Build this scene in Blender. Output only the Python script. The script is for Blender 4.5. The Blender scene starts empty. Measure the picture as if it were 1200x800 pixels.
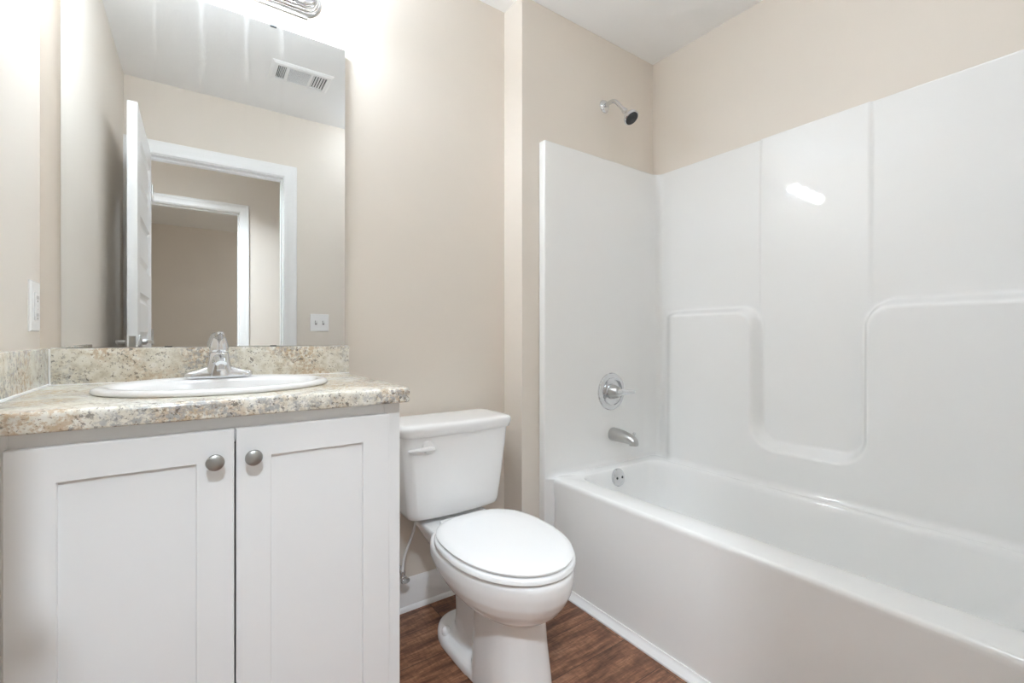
import bpy, bmesh, math, random
from mathutils import Vector, Matrix
from math import sin, cos, pi, radians, sqrt

S = bpy.context.scene
COL = S.collection

# ------------------------------------------------------------------ camera
cam_data = bpy.data.cameras.new('camera')
cam = bpy.data.objects.new('camera', cam_data)
COL.objects.link(cam)
cam_data.sensor_fit = 'HORIZONTAL'
cam_data.sensor_width = 36.0
cam_data.lens = 535.56 * 36.0 / 1200.0
cam_data.shift_y = -(400 - 395.67) / 1200.0
cam_data.clip_start = 0.01
cam.location = (0.0, 0.0, 1.0264)
cam.rotation_euler = (radians(90), 0, radians(-35.1607))
S.camera = cam

# ------------------------------------------------------------------ view, world
S.view_settings.view_transform = 'Standard'
S.view_settings.look = 'None'
S.view_settings.gamma = 1.0
S.view_settings.exposure = 0.98
S.view_settings.use_curve_mapping = False
S.cycles.use_denoising = True
S.cycles.max_bounces = 24
S.cycles.diffuse_bounces = 14
S.cycles.glossy_bounces = 8
S.cycles.sample_clamp_indirect = 6.0
S.cycles.caustics_reflective = True

world = bpy.data.worlds.new('world')
S.world = world
world.use_nodes = True
world.node_tree.nodes['Background'].inputs[0].default_value = (0.9, 0.95, 1.0, 1)
world.node_tree.nodes['Background'].inputs[1].default_value = 0.5

BULB_STRENGTH = 74.0
HALL_FILL = 370.0
ROOM_FILL = 34.0
BATH_FILL = 10.0

# ------------------------------------------------------------------ room numbers
XL, XR, YB, YO, ZC = -0.3127, 1.962, 1.645, 0.040, 2.44
XJ, YW = 1.1176, 1.5155
YH = -0.075            # hall side of the door wall
YF = -1.10             # far side of the hall

# ------------------------------------------------------------------ materials
def nt(name):
    m = bpy.data.materials.new(name)
    m.use_nodes = True
    n = m.node_tree.nodes
    return m, n, m.node_tree.links, n['Principled BSDF']

def srgb(r, g, b):
    f = lambda c: (c / 255 / 12.92) if c / 255 <= 0.04045 else ((c / 255 + 0.055) / 1.055) ** 2.4
    return (f(r), f(g), f(b), 1)

def coords(n, l, scale=(1, 1, 1)):
    t = n.new('ShaderNodeTexCoord')
    mp = n.new('ShaderNodeMapping')
    mp.inputs['Scale'].default_value = scale
    l.new(t.outputs['Object'], mp.inputs['Vector'])
    return mp.outputs['Vector']

def noise(n, l, vec, scale, detail=3, rough=0.5):
    t = n.new('ShaderNodeTexNoise')
    t.inputs['Scale'].default_value = scale
    t.inputs['Detail'].default_value = detail
    t.inputs['Roughness'].default_value = rough
    l.new(vec, t.inputs['Vector'])
    return t.outputs['Fac']

def ramp(n, l, fac, stops):
    r = n.new('ShaderNodeValToRGB')
    el = r.color_ramp.elements
    el[0].position, el[0].color = stops[0]
    el[1].position, el[1].color = stops[1]
    for p, c in stops[2:]:
        e = el.new(p); e.color = c
    l.new(fac, r.inputs['Fac'])
    return r.outputs['Color']

def mix(n, l, fac, a, b, mode='MIX'):
    m = n.new('ShaderNodeMix'); m.data_type = 'RGBA'; m.blend_type = mode
    for sock, v in ((m.inputs[0], fac), (m.inputs[6], a), (m.inputs[7], b)):
        if hasattr(v, 'is_linked'): l.new(v, sock)
        else: sock.default_value = v
    return m.outputs[2]

def bump(n, l, bs, fac, strength, dist=0.001):
    b = n.new('ShaderNodeBump')
    b.inputs['Strength'].default_value = strength
    b.inputs['Distance'].default_value = dist
    l.new(fac, b.inputs['Height'])
    l.new(b.outputs['Normal'], bs.inputs['Normal'])

def paint(name, col, rough=0.6, var=0.02, bscale=220, bstr=0.12, spec=0.5, coat=0.0):
    m, n, l, bs = nt(name)
    v = coords(n, l)
    f = noise(n, l, v, 3.0, 2)
    c2 = tuple(max(0, x * (1 - var * 2)) for x in col[:3]) + (1,)
    l.new(ramp(n, l, f, [(0.35, c2), (0.65, col)]), bs.inputs['Base Color'])
    bs.inputs['Roughness'].default_value = rough
    bs.inputs['Specular IOR Level'].default_value = spec
    bs.inputs['Coat Weight'].default_value = coat
    bs.inputs['Coat Roughness'].default_value = 0.05
    if bstr: bump(n, l, bs, noise(n, l, v, bscale, 2), bstr)
    return m

M = {}
M['wall'] = paint('beige_wall_paint', srgb(223, 215, 205), 0.55, 0.01, 260, 0.10, 0.35)
M['ceiling'] = paint('white_ceiling_paint', srgb(244, 244, 244), 0.8, 0.01, 160, 0.15, 0.2)
M['trim'] = paint('white_trim_paint', srgb(238, 238, 238), 0.35, 0.005, 60, 0.02)
M['cabinet'] = paint('white_cabinet_paint', srgb(231, 231, 231), 0.42, 0.008, 90, 0.04, 0.4)
M['door'] = paint('white_door_paint', srgb(238, 238, 238), 0.28, 0.005, 60, 0.02)
M['acrylic'] = paint('white_glossy_fibreglass', srgb(236, 236, 235), 0.035, 0.004, 7, 0.015, 0.5)
M['porcelain'] = paint('white_porcelain', srgb(240, 240, 240), 0.08, 0.003, 20, 0.0, 0.5)
M['plastic'] = paint('white_plastic', srgb(240, 240, 240), 0.22, 0.003, 20, 0.0, 0.5)
M['caulk'] = paint('white_caulk', srgb(240, 240, 238), 0.4, 0.01, 90, 0.05)
M['shade'] = paint('dark_recess', srgb(70, 70, 68), 0.8, 0.01, 90, 0.0)
M['slot'] = paint('grey_switch_gap', srgb(120, 120, 122), 0.6, 0.01, 90, 0.0)
M['rubber'] = paint('dark_rubber_nozzles', srgb(62, 63, 65), 0.5, 0.05, 400, 0.5)

def metal(name, col, rough, var=0.05):
    m, n, l, bs = nt(name)
    v = coords(n, l)
    f = noise(n, l, v, 40, 2)
    bs.inputs['Metallic'].default_value = 1.0
    c2 = tuple(x * (1 - var) for x in col[:3]) + (1,)
    l.new(ramp(n, l, f, [(0.3, c2), (0.7, col)]), bs.inputs['Base Color'])
    bs.inputs['Roughness'].default_value = rough
    return m
M['chrome'] = metal('chrome', srgb(222, 223, 225), 0.10)
M['brushed'] = metal('brushed_nickel', srgb(196, 195, 193), 0.32)
M['knob'] = metal('satin_nickel_knob', srgb(172, 171, 168), 0.34)

def mirror_mat():
    m, n, l, bs = nt('mirror_glass')
    v = coords(n, l)
    sep = n.new('ShaderNodeSeparateXYZ'); l.new(v, sep.inputs[0])
    # dried vertical cleaning streaks, wandering a little
    wob = noise(n, l, v, 5, 2)
    ma = n.new('ShaderNodeMath'); ma.operation = 'MULTIPLY_ADD'
    l.new(wob, ma.inputs[0]); ma.inputs[1].default_value = 0.02
    l.new(sep.outputs['X'], ma.inputs[2])
    total = None
    for x0, w in ((-0.165, 0.007), (-0.055, 0.011), (0.058, 0.008), (0.157, 0.011)):
        d = n.new('ShaderNodeMath'); d.operation = 'SUBTRACT'
        l.new(ma.outputs[0], d.inputs[0]); d.inputs[1].default_value = x0 + 0.01
        a = n.new('ShaderNodeMath'); a.operation = 'ABSOLUTE'; l.new(d.outputs[0], a.inputs[0])
        r = n.new('ShaderNodeMapRange'); r.inputs['From Min'].default_value = 0
        r.inputs['From Max'].default_value = w
        r.inputs['To Min'].default_value = 1; r.inputs['To Max'].default_value = 0
        l.new(a.outputs[0], r.inputs['Value'])
        if total is None: total = r.outputs[0]
        else:
            s = n.new('ShaderNodeMath'); s.operation = 'ADD'
            l.new(total, s.inputs[0]); l.new(r.outputs[0], s.inputs[1]); total = s.outputs[0]
    # the streaks fade out downwards
    fz = n.new('ShaderNodeMapRange'); fz.inputs['From Min'].default_value = 0.62
    fz.inputs['From Max'].default_value = 0.95; l.new(sep.outputs['Z'], fz.inputs['Value'])
    mu = n.new('ShaderNodeMath'); mu.operation = 'MULTIPLY'
    l.new(total, mu.inputs[0]); l.new(fz.outputs[0], mu.inputs[1])
    k = n.new('ShaderNodeMath'); k.operation = 'MULTIPLY'; l.new(mu.outputs[0], k.inputs[0])
    k.inputs[1].default_value = 0.055
    bs.inputs['Metallic'].default_value = 1
    bs.inputs['Base Color'].default_value = (0.76, 0.77, 0.765, 1)
    bs.inputs['Roughness'].default_value = 0.0
    d = n.new('ShaderNodeBsdfDiffuse'); d.inputs['Color'].default_value = (0.9, 0.9, 0.9, 1)
    ms = n.new('ShaderNodeMixShader')
    l.new(k.outputs[0], ms.inputs[0]); l.new(bs.outputs[0], ms.inputs[1]); l.new(d.outputs[0], ms.inputs[2])
    l.new(ms.outputs[0], n['Material Output'].inputs['Surface'])
    return m
M['mirror'] = mirror_mat()

def granite():
    m, n, l, bs = nt('cream_granite')
    v = coords(n, l)
    def thr(fac, a, b):
        r = n.new('ShaderNodeMapRange'); r.interpolation_type = 'SMOOTHSTEP'
        r.inputs['From Min'].default_value = a; r.inputs['From Max'].default_value = b
        l.new(fac, r.inputs['Value']); return r.outputs[0]
    def mulf(a, b):
        x = n.new('ShaderNodeMath'); x.operation = 'MULTIPLY'
        for i, q in enumerate((a, b)):
            if hasattr(q, 'is_linked'): l.new(q, x.inputs[i])
            else: x.inputs[i].default_value = q
        return x.outputs[0]
    def shifted(dx):
        mp = n.new('ShaderNodeMapping'); mp.inputs['Location'].default_value = (dx, dx * .7, -dx)
        l.new(v, mp.inputs['Vector']); return mp.outputs['Vector']
    base = ramp(n, l, noise(n, l, v, 45, 4, 0.6),
                [(0.32, srgb(206, 199, 183)), (0.5, srgb(230, 226, 214)), (0.72, srgb(243, 241, 235))])
    # golden brown clouds, broken up into grains
    big = thr(noise(n, l, shifted(3.1), 6.5, 2), 0.43, 0.60)
    fine = thr(noise(n, l, shifted(1.7), 95, 4, 0.7), 0.42, 0.56)
    base = mix(n, l, mulf(mulf(big, fine), 0.6), base, srgb(178, 140, 88))
    # grey-blue clouds
    big2 = thr(noise(n, l, shifted(7.3), 7.0, 2), 0.46, 0.62)
    fine2 = thr(noise(n, l, shifted(5.2), 75, 4, 0.7), 0.45, 0.60)
    base = mix(n, l, mulf(mulf(big2, fine2), 0.7), base, srgb(150, 152, 156))
    # dark mineral specks
    pat = thr(noise(n, l, shifted(9.9), 13, 2), 0.43, 0.57)
    sp = thr(noise(n, l, shifted(2.2), 105, 3, 0.65), 0.565, 0.63)
    base = mix(n, l, mulf(mulf(sp, pat), 0.72), base, srgb(84, 79, 76))
    sp2 = thr(noise(n, l, shifted(4.4), 190, 2, 0.6), 0.61, 0.67)
    base = mix(n, l, mulf(sp2, 0.6), base, srgb(120, 100, 78))
    l.new(base, bs.inputs['Base Color'])
    bs.inputs['Roughness'].default_value = 0.16
    bs.inputs['Specular IOR Level'].default_value = 0.5
    return m
M['granite'] = granite()

def planks():
    m, n, l, bs = nt('brown_plank_floor')
    v = coords(n, l)
    br = n.new('ShaderNodeTexBrick')
    br.offset = 0.37; br.offset_frequency = 2
    br.inputs['Scale'].default_value = 1
    br.inputs['Brick Width'].default_value = 1.2
    br.inputs['Row Height'].default_value = 0.15
    br.inputs['Mortar Size'].default_value = 0.0012
    br.inputs['Mortar Smooth'].default_value = 0.3
    br.inputs['Color1'].default_value = (0.0, 0, 0, 1)
    br.inputs['Color2'].default_value = (1.0, 1, 1, 1)
    br.inputs['Mortar'].default_value = (0.5, 0.5, 0.5, 1)
    l.new(v, br.inputs['Vector'])
    # each plank gets its own stretch of grain
    mp = n.new('ShaderNodeMapping'); mp.inputs['Scale'].default_value = (1.6, 11, 1)
    add = n.new('ShaderNodeVectorMath'); add.operation = 'ADD'
    sc = n.new('ShaderNodeVectorMath'); sc.operation = 'SCALE'; sc.inputs['Scale'].default_value = 7
    l.new(br.outputs['Color'], sc.inputs[0])
    l.new(v, add.inputs[0]); l.new(sc.outputs[0], add.inputs[1])
    l.new(add.outputs[0], mp.inputs['Vector'])
    g1 = noise(n, l, mp.outputs['Vector'], 3.2, 6, 0.62)
    mp2 = n.new('ShaderNodeMapping'); mp2.inputs['Scale'].default_value = (9, 70, 1)
    l.new(add.outputs[0], mp2.inputs['Vector'])
    g2 = noise(n, l, mp2.outputs['Vector'], 3.0, 4, 0.7)
    c = ramp(n, l, g1, [(0.30, srgb(88, 56, 41)), (0.44, srgb(138, 97, 73)), (0.57, srgb(178, 132, 103)), (0.72, srgb(204, 163, 134))])
    c2 = ramp(n, l, g2, [(0.30, srgb(150, 140, 135)), (0.62, srgb(255, 255, 255))])
    c = mix(n, l, 0.75, c, c2, 'MULTIPLY')
    # cross-grain saw marks
    mp3 = n.new('ShaderNodeMapping'); mp3.inputs['Scale'].default_value = (60, 14, 1)
    l.new(add.outputs[0], mp3.inputs['Vector'])
    g3 = noise(n, l, mp3.outputs['Vector'], 2.0, 3, 0.6)
    c3 = ramp(n, l, g3, [(0.38, srgb(190, 182, 176)), (0.6, srgb(255, 255, 255))])
    c = mix(n, l, 0.5, c, c3, 'MULTIPLY')
    tone = ramp(n, l, br.outputs['Color'], [(0.0, srgb(225, 215, 210)), (1.0, srgb(255, 252, 250))])
    c = mix(n, l, 1.0, c, tone, 'MULTIPLY')
    c = mix(n, l, br.outputs['Fac'], c, srgb(52, 34, 26))
    l.new(c, bs.inputs['Base Color'])
    bs.inputs['Roughness'].default_value = 0.38
    bump(n, l, bs, g2, 0.15, 0.0008)
    return m
M['floor'] = planks()

M['carpet'] = paint('light_beige_carpet', srgb(214, 206, 194), 0.95, 0.05, 500, 0.8, 0.1)  # pale tone chosen to bounce light; the hall floor is out of view

def emit(name, col, strength):
    m, n, l, bs = nt(name)
    bs.inputs['Base Color'].default_value = (0.9, 0.9, 0.9, 1)
    bs.inputs['Emission Color'].default_value = col
    bs.inputs['Emission Strength'].default_value = strength
    return m
M['bulb'] = emit('lit_bulb_glass', (0.825, 0.925, 1.02, 1), BULB_STRENGTH)
M['dome'] = emit('lit_ceiling_dome', (0.825, 0.925, 1.02, 1), HALL_FILL)
M['dome3'] = emit('lit_bathroom_dome', (0.825, 0.925, 1.02, 1), BATH_FILL)
M['dome2'] = emit('lit_room_dome', (0.88, 0.95, 1.0, 1), ROOM_FILL)

# ------------------------------------------------------------------ mesh helpers
def box(bm, x0, x1, y0, y1, z0, z1, bev=0.0, seg=2):
    r = bmesh.ops.create_cube(bm, size=1.0)
    vs = r['verts']
    for v in vs:
        v.co = Vector(((x0 + x1) / 2 + v.co.x * (x1 - x0), (y0 + y1) / 2 + v.co.y * (y1 - y0), (z0 + z1) / 2 + v.co.z * (z1 - z0)))
    if bev:
        es = list({e for v in vs for e in v.link_edges})
        bmesh.ops.bevel(bm, geom=es, offset=bev, segments=seg, affect='EDGES', profile=0.5)

def loft(bm, rings, closed=True, cap0=True, cap1=True):
    vr = [[bm.verts.new(p) for p in r] for r in rings]
    n = len(vr[0])
    for a, b in zip(vr, vr[1:]):
        for i in range(n if closed else n - 1):
            j = (i + 1) % n
            try: bm.faces.new((a[i], a[j], b[j], b[i]))
            except ValueError: pass
    if closed:
        if cap0: bm.faces.new(list(reversed(vr[0])))
        if cap1: bm.faces.new(vr[-1])
    return vr

def lathe(bm, prof, origin, axis, n=40, cap0=True, cap1=True):
    """prof: list of (radius, distance along the axis)"""
    ax = Vector(axis).normalized()
    q = Vector((0, 0, 1)).rotation_difference(ax)
    o = Vector(origin)
    rings = []
    for r, h in prof:
        rings.append([o + q @ Vector((max(r, 1e-5) * cos(2 * pi * i / n), max(r, 1e-5) * sin(2 * pi * i / n), h)) for i in range(n)])
    loft(bm, rings, True, cap0, cap1)

def tube(bm, pts, radii, n=16):
    pts = [Vector(p) for p in pts]
    if not hasattr(radii, '__len__'): radii = [radii] * len(pts)
    rings = []
    up = None
    for i, p in enumerate(pts):
        d = (pts[min(i + 1, len(pts) - 1)] - pts[max(i - 1, 0)]).normalized()
        if up is None:
            up = Vector((0, 0, 1)) if abs(d.z) < 0.9 else Vector((1, 0, 0))
        a = d.cross(up).normalized(); b = a.cross(d).normalized(); up = b
        rings.append([p + (a * cos(2 * pi * k / n) + b * sin(2 * pi * k / n)) * radii[i] for k in range(n)])
    loft(bm, rings)

def bez(p0, p1, p2, p3, n=12):
    p0, p1, p2, p3 = map(Vector, (p0, p1, p2, p3))
    out = []
    for i in range(n + 1):
        t = i / n
        out.append(p0 * (1 - t) ** 3 + p1 * 3 * t * (1 - t) ** 2 + p2 * 3 * t * t * (1 - t) + p3 * t ** 3)
    return out

def extrude_profile(bm, prof, p0, p1, up=(0, 0, 1), side=None):
    """prof: (a, b): a along side, b along up; swept from p0 to p1"""
    p0, p1, up = Vector(p0), Vector(p1), Vector(up)
    side = Vector(side)
    loft(bm, [[p + side * a + up * b for a, b in prof] for p in (p0, p1)])

def obj(name, bm, mat, parent=None, smooth=True, angle=35, origin=None):
    bmesh.ops.recalc_face_normals(bm, faces=bm.faces[:])
    me = bpy.data.meshes.new(name)
    off = Vector(origin) if origin is not None else (root_of[parent] if parent is not None else Vector((0, 0, 0)))
    bm.transform(Matrix.Translation(-off))
    bm.to_mesh(me); bm.free()
    me.materials.append(mat)
    if smooth:
        me.shade_smooth()
        me.set_sharp_from_angle(angle=radians(angle))
    o = bpy.data.objects.new(name, me)
    COL.objects.link(o)
    root_of[o] = off
    if parent is not None:
        o.parent = parent
        o.location = off - root_of[parent]
    else:
        o.location = off
    return o
root_of = {}

def thing(name, label, cat, loc, group=None):
    o = bpy.data.objects.new(name, None)
    o.empty_display_size = 0.05
    COL.objects.link(o)
    o.location = loc
    root_of[o] = Vector(loc)
    o['label'] = label; o['category'] = cat
    if group: o['group'] = group
    return o

def tag(o, label, cat, group=None):
    o['label'] = label; o['category'] = cat
    if group: o['group'] = group
    return o

def struct(name, bm=None, mat=None, loc=(0, 0, 0), smooth=True):
    if bm is None:
        o = bpy.data.objects.new(name, None); COL.objects.link(o); o.location = loc
        root_of[o] = Vector(loc)
    else:
        o = obj(name, bm, mat, None, smooth, origin=loc)
    o['kind'] = 'structure'
    return o

def B(): return bmesh.new()

# ================================================================== ROOM SHELL
b = B(); box(b, XL - .1, XR + .1, YH + .06, YB + .1, -.06, 0); struct('floor', b, M['floor'])
b = B(); box(b, XL - .1, XR + .1, YO - .01, YB + .1, ZC, ZC + .06); struct('ceiling', b, M['ceiling'])
b = B(); box(b, XL - .1, XJ, YB, YB + .1, 0, ZC); struct('wall_back', b, M['wall'])
b = B(); box(b, XL - .1, XL, YO, YB, 0, ZC); struct('wall_left', b, M['wall'])
# furred-out wet wall beside the toilet
b = B(); box(b, XJ, XR + .1, YW, YB + .1, 0, ZC, 0.0015, 1); struct('wall_shower', b, M['wall'])
b = B(); box(b, XR, XR + .1, YH, YW, 0, ZC); struct('wall_right', b, M['wall'])
# wall with the doorway the camera stands in
DX0, DX1, DZ = -0.245, 0.468, 2.035     # clear opening
b = B()
box(b, XL - .1, DX0 - .02, YH, YO, 0, ZC)
box(b, DX1 + .02, XR, YH, YO, 0, ZC)
box(b, DX0 - .02, DX1 + .02, YH, YO, DZ + .02, ZC)
struct('wall_front', b, M['wall'])

# hallway and the room across it (seen through the door in the mirror)
HX0, HX1 = -1.6, 2.6
FX0, FX1, FZ = -0.46, 0.300, 2.030
b = B()
box(b, HX0, FX0 - .02, YF - .115, YF, 0, ZC)
box(b, FX1 + .02, HX1, YF - .115, YF, 0, ZC)
box(b, FX0 - .02, FX1 + .02, YF - .115, YF, FZ + .02, ZC)
struct('wall_hall', b, M['wall'])
b = B()
box(b, HX0 - .1, HX0, -4.2, YH + .2, 0, ZC)
box(b, HX1, HX1 + .1, -4.2, YH + .2, 0, ZC)
box(b, HX0, XL - .1, YH, YH + .1, 0, ZC)
box(b, XR, HX1, YH - .0, YH + .1, 0, ZC)
struct('wall_hall_ends', b, M['wall'])
b = B(); box(b, HX0, HX1, -4.2, -4.1, 0, ZC); struct('wall_far', b, M['wall'])
b = B(); box(b, HX0, HX1, -4.2, YO - .01, ZC, ZC + .06); struct('ceiling_hall', b, M['ceiling'])
b = B(); box(b, HX0, HX1, -5, YH + .06, -.06, 0); struct('floor_hall', b, M['carpet'])

# door linings and casings
def casing_profile(w=0.07, t=0.017):
    # a: across the width from the opening outwards; b: out of the wall
    return [(0, 0), (0, t * .45), (w * .06, t * .62), (w * .16, t * .62), (w * .20, t * .72), (w * .62, t * .78),
            (w * .70, t), (w * .96, t), (w, t * .85), (w, 0)]

def frame(name, x0, x1, z1, yw, out, jy0, jy1, rev=0.006, w=0.07):
    """mitred casing round an opening on the wall plane yw (out = +1/-1), plus jamb lining jy0..jy1"""
    bm = B()
    pr = casing_profile(w)
    X0, X1, Z1 = x0 - rev, x1 + rev, z1 + rev
    rings = []
    for (px, pz, dx, dz) in ((X0, 0, -1, 0), (X0, Z1, -1, 1), (X1, Z1, 1, 1), (X1, 0, 1, 0)):
        rings.append([Vector((px + dx * a, yw + out * bb, pz + dz * a)) for a, bb in pr])
    loft(bm, rings)
    c = struct(name, bm, M['trim'])
    return c

def jamb(name, x0, x1, z1, y0, y1, stop):
    bm = B()
    box(bm, x0 - .02, x0, y0, y1, 0, z1 + .02, .001, 1)
    box(bm, x1, x1 + .02, y0, y1, 0, z1 + .02, .001, 1)
    box(bm, x0, x1, y0, y1, z1, z1 + .02, .001, 1)
    s0, s1 = stop
    box(bm, x0, x0 + .011, s0, s1, 0, z1, .001, 1)
    box(bm, x1 - .011, x1, s0, s1, 0, z1, .001, 1)
    box(bm, x0 + .011, x1 - .011, s0, s1, z1 - .011, z1, .001, 1)
    return struct(name, bm, M['trim'])

frame('trim_1', DX0, DX1, DZ, YO, 1, YH, YO)
frame('trim_2', DX0, DX1, DZ, YH, -1, YH, YO)
jamb('trim_3', DX0, DX1, DZ, YH, YO, (-.035, -.002))
frame('trim_4', FX0, FX1, FZ, YF, 1, YF - .115, YF, w=0.062)
jamb('trim_5', FX0, FX1, FZ, YF - .115, YF, (YF - .08, YF - .045))

# bathroom door: swung in flat along the left wall
door = struct('door_1', loc=(DX0, YO, 0))
def slab_panels(bm, xf, sgn, ya, yb, tops, h):
    """one face of a moulded five-panel door: flat face with sunk, bevelled panels"""
    zs = [0.008]
    for t in sorted(tops): zs += [t - h if t > .9 or True else 0, t]
    zs.append(2.028)
    st = 0.105
    y0, y1, y2, y3 = ya, ya + st, yb - st, yb
    def quad(p): bm.faces.new([bm.verts.new(q) for q in p])
    X = lambda d: xf - sgn * d
    quad([(X(0), y0, zs[0]), (X(0), y1, zs[0]), (X(0), y1, zs[-1]), (X(0), y0, zs[-1])])
    quad([(X(0), y2, zs[0]), (X(0), y3, zs[0]), (X(0), y3, zs[-1]), (X(0), y2, zs[-1])])
    for i in range(0, len(zs), 2):
        quad([(X(0), y1, zs[i]), (X(0), y2, zs[i]), (X(0), y2, zs[i + 1]), (X(0), y1, zs[i + 1])])
    for i in range(1, len(zs) - 1, 2):
        za, zb = zs[i], zs[i + 1]
        rr = []
        for ins, d in ((0, 0), (.010, .009), (.018, .013), (.026, .013), (.046, .003)):
            rr.append([Vector((X(d), y1 + ins, za + ins)), Vector((X(d), y2 - ins, za + ins)),
                       Vector((X(d), y2 - ins, zb - ins)), Vector((X(d), y1 + ins, zb - ins))])
        loft(bm, rr, True, False, True)
b = B()
DT0, DT1 = -0.2295, -0.1945
dy0, dy1 = YO + .004, 0.746
tops = (1.915, 1.570, 1.225, 0.880, 0.535)
slab_panels(b, DT1, 1, dy0, dy1, tops, 0.225)
slab_panels(b, DT0, -1, dy0, dy1, tops, 0.225)
for q in ([(DT0, dy1, .008), (DT1, dy1, .008), (DT1, dy1, 2.028), (DT0, dy1, 2.028)],
          [(DT0, dy0, .008), (DT1, dy0, .008), (DT1, dy0, 2.028), (DT0, dy0, 2.028)],
          [(DT0, dy0, 2.028), (DT1, dy0, 2.028), (DT1, dy1, 2.028), (DT0, dy1, 2.028)],
          [(DT0, dy0, .008), (DT1, dy0, .008), (DT1, dy1, .008), (DT0, dy1, .008)]):
    b.faces.new([b.verts.new(p) for p in q])
bmesh.ops.remove_doubles(b, verts=b.verts[:], dist=1e-5)
obj('slab', b, M['door'], door, smooth=False)
hz = 1.0
b = B()
lathe(b, [(.032, 0), (.032, .004), (.028, .009), (.012, .012), (.011, .026)], (DT1, .685, hz), (1, 0, 0), 32)
tube(b, bez((DT1 + .022, .690, hz), (DT1 + .028, .66, hz + .004), (DT1 + .038, .62, hz + .003), (DT1 + .040, .575, hz - .003)), [.008] * 6 + [.008, .008, .008, .007, .007, .006, .005], 14)
obj('door_handle', b, M['brushed'], door)
b = B()
lathe(b, [(.032, 0), (.032, .004), (.028, .009), (.012, .012), (.011, .036)], (DT0, .685, hz), (-1, 0, 0), 32)
tube(b, bez((DT0 - .034, .688, hz), (DT0 - .040, .66, hz + .004), (DT0 - .040, .62, hz + .003), (DT0 - .036, .575, hz - .003)), [.010] * 6 + [.009, .008, .008, .007, .007, .006, .005], 14)
obj('door_handle', b, M['brushed'], door)
b = B(); box(b, DT0 + .006, DT1 - .006, dy1 - .001, dy1 + .0015, hz - .028, hz + .028, .0005, 1); obj('latch_plate', b, M['brushed'], door)
for z in (.22, 1.02, 1.82):
    b = B(); tube(b, [(DT1 + .004, dy0 - .002, z - .045), (DT1 + .004, dy0 - .002, z + .045)], .0055, 12); obj('hinge', b, M['brushed'], door)

# baseboards with a small moulded top and a shoe moulding
BP = [(0, 0), (.020, 0), (.020, .006), (.017, .014), (.0125, .018), (.0125, .086), (.010, .092), (.010, .100), (.006, .110), (.003, .117), (0, .118)]
b = B(); extrude_profile(b, BP, (.425, YB, 0), (XJ, YB, 0), side=(0, -1, 0)); struct('baseboard_back', b, M['trim'])
b = B(); extrude_profile(b, BP, (XJ, YB - .02, 0), (XJ, YW - .02, 0), side=(-1, 0, 0)); struct('baseboard_jog', b, M['trim'])
b = B(); extrude_profile(b, BP, (XJ, YW, 0), (1.2085, YW, 0), side=(0, -1, 0)); struct('baseboard_shower', b, M['trim'])
b = B(); extrude_profile(b, BP, (DX1 + .078, YO, 0), (1.205, YO, 0), side=(0, 1, 0)); struct('baseboard_front', b, M['trim'])
b = B(); extrude_profile(b, BP, (FX1 + .07, YF, 0), (HX1, YF, 0), side=(0, 1, 0)); struct('baseboard_hall', b, M['trim'])
b = B(); extrude_profile(b, BP, (HX0, -4.1, 0), (HX1, -4.1, 0), side=(0, 1, 0)); struct('baseboard_far', b, M['trim'])
# shoe moulding along the foot of the tub
b = B(); extrude_profile(b, [(0, 0), (.0195, 0), (.0195, .006), (.016, .010), (.009, .020), (.0045, .0265), (.0045, .031), (0, .031)],
                         (1.2299, .045, 0), (1.2299, 1.4785, 0), side=(-1, 0, 0)); struct('trim_6', b, M['trim'])

# ================================================================== TUB AND SURROUND (one moulded unit)
XS, YS, ZS, ZR = 1.95, 1.480, 1.8535, 0.440
YN = 0.075            # near end panel face
XF = 1.2085
unit = thing('bathtub', 'white glossy fibreglass bathtub with moulded three-sided shower surround', 'bathtub', (1.58, .78, 0))

def sstep(t):
    t = max(0.0, min(1.0, t)); return t * t * (3 - 2 * t)

def niche_depth(y, z):
    """how far the moulded back panel stands proud of its plane (metres)"""
    # raised centre column
    c = min(y - .583, .961 - y)
    col = .007 * sstep((c + .005) / .010)
    # low blocks either side of the niche, joined below it
    nx = abs(y - .772) - .170
    r = .065
    top = 9.0
    qx, qz = nx + r, (.610 - z) + r
    nsd = min(max(qx, qz), 0) + sqrt(max(qx, 0) ** 2 + max(qz, 0) ** 2) - r     # <0 inside niche
    a, bq, R = z - 1.160, -nsd, .095
    sd = min(-R, max(a, bq)) + sqrt(max(R + a, 0) ** 2 + max(R + bq, 0) ** 2)
    blk = sstep((-sd + .004) / .038)
    return col * (1 - blk) + .062 * blk

zs = [0.0, .2, .40, .42, .4335]
z = .436
while z < .470: zs.append(z); z += .003
while z < 1.24: zs.append(z); z += .0055
while z < ZS - .02: zs.append(z); z += .05
zs += [ZS - .012, ZS - .006, ZS - .003, ZS - .001, ZS]
# plan path of the inner face, from the far flange round to the near one
path = []       # (x, y, inward normal x, inward normal y)
def arc(cx, cy, r, a0, a1, n):
    for i in range(n + 1):
        a = radians(a0 + (a1 - a0) * i / n)
        path.append((cx + r * cos(a), cy + r * sin(a), -cos(a), -sin(a)))
path.append((XF, YW - .001, -1, 0)); path.append((XF, YS + .008, -1, 0))
for i in range(1, 6):
    a = radians(90 * i / 5)
    path.append((XF + .007 - .007 * cos(a), YS + .007 - .007 * sin(a), -cos(a), -sin(a)))
x = XF + .03
while x < XS - .045: path.append((x, YS, 0, -1)); x += .04
arc(XS - .042, YS - .042, .042, 90, 0, 10)
y = YS - .05
while y > YN + .05:
    path.append((XS, y, -1, 0)); y -= .0055
arc(XS - .042, YN + .042, .042, 0, -90, 8)
x = XS - .06
while x > XF + .02: path.append((x, YN, 0, 1)); x -= .06
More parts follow.
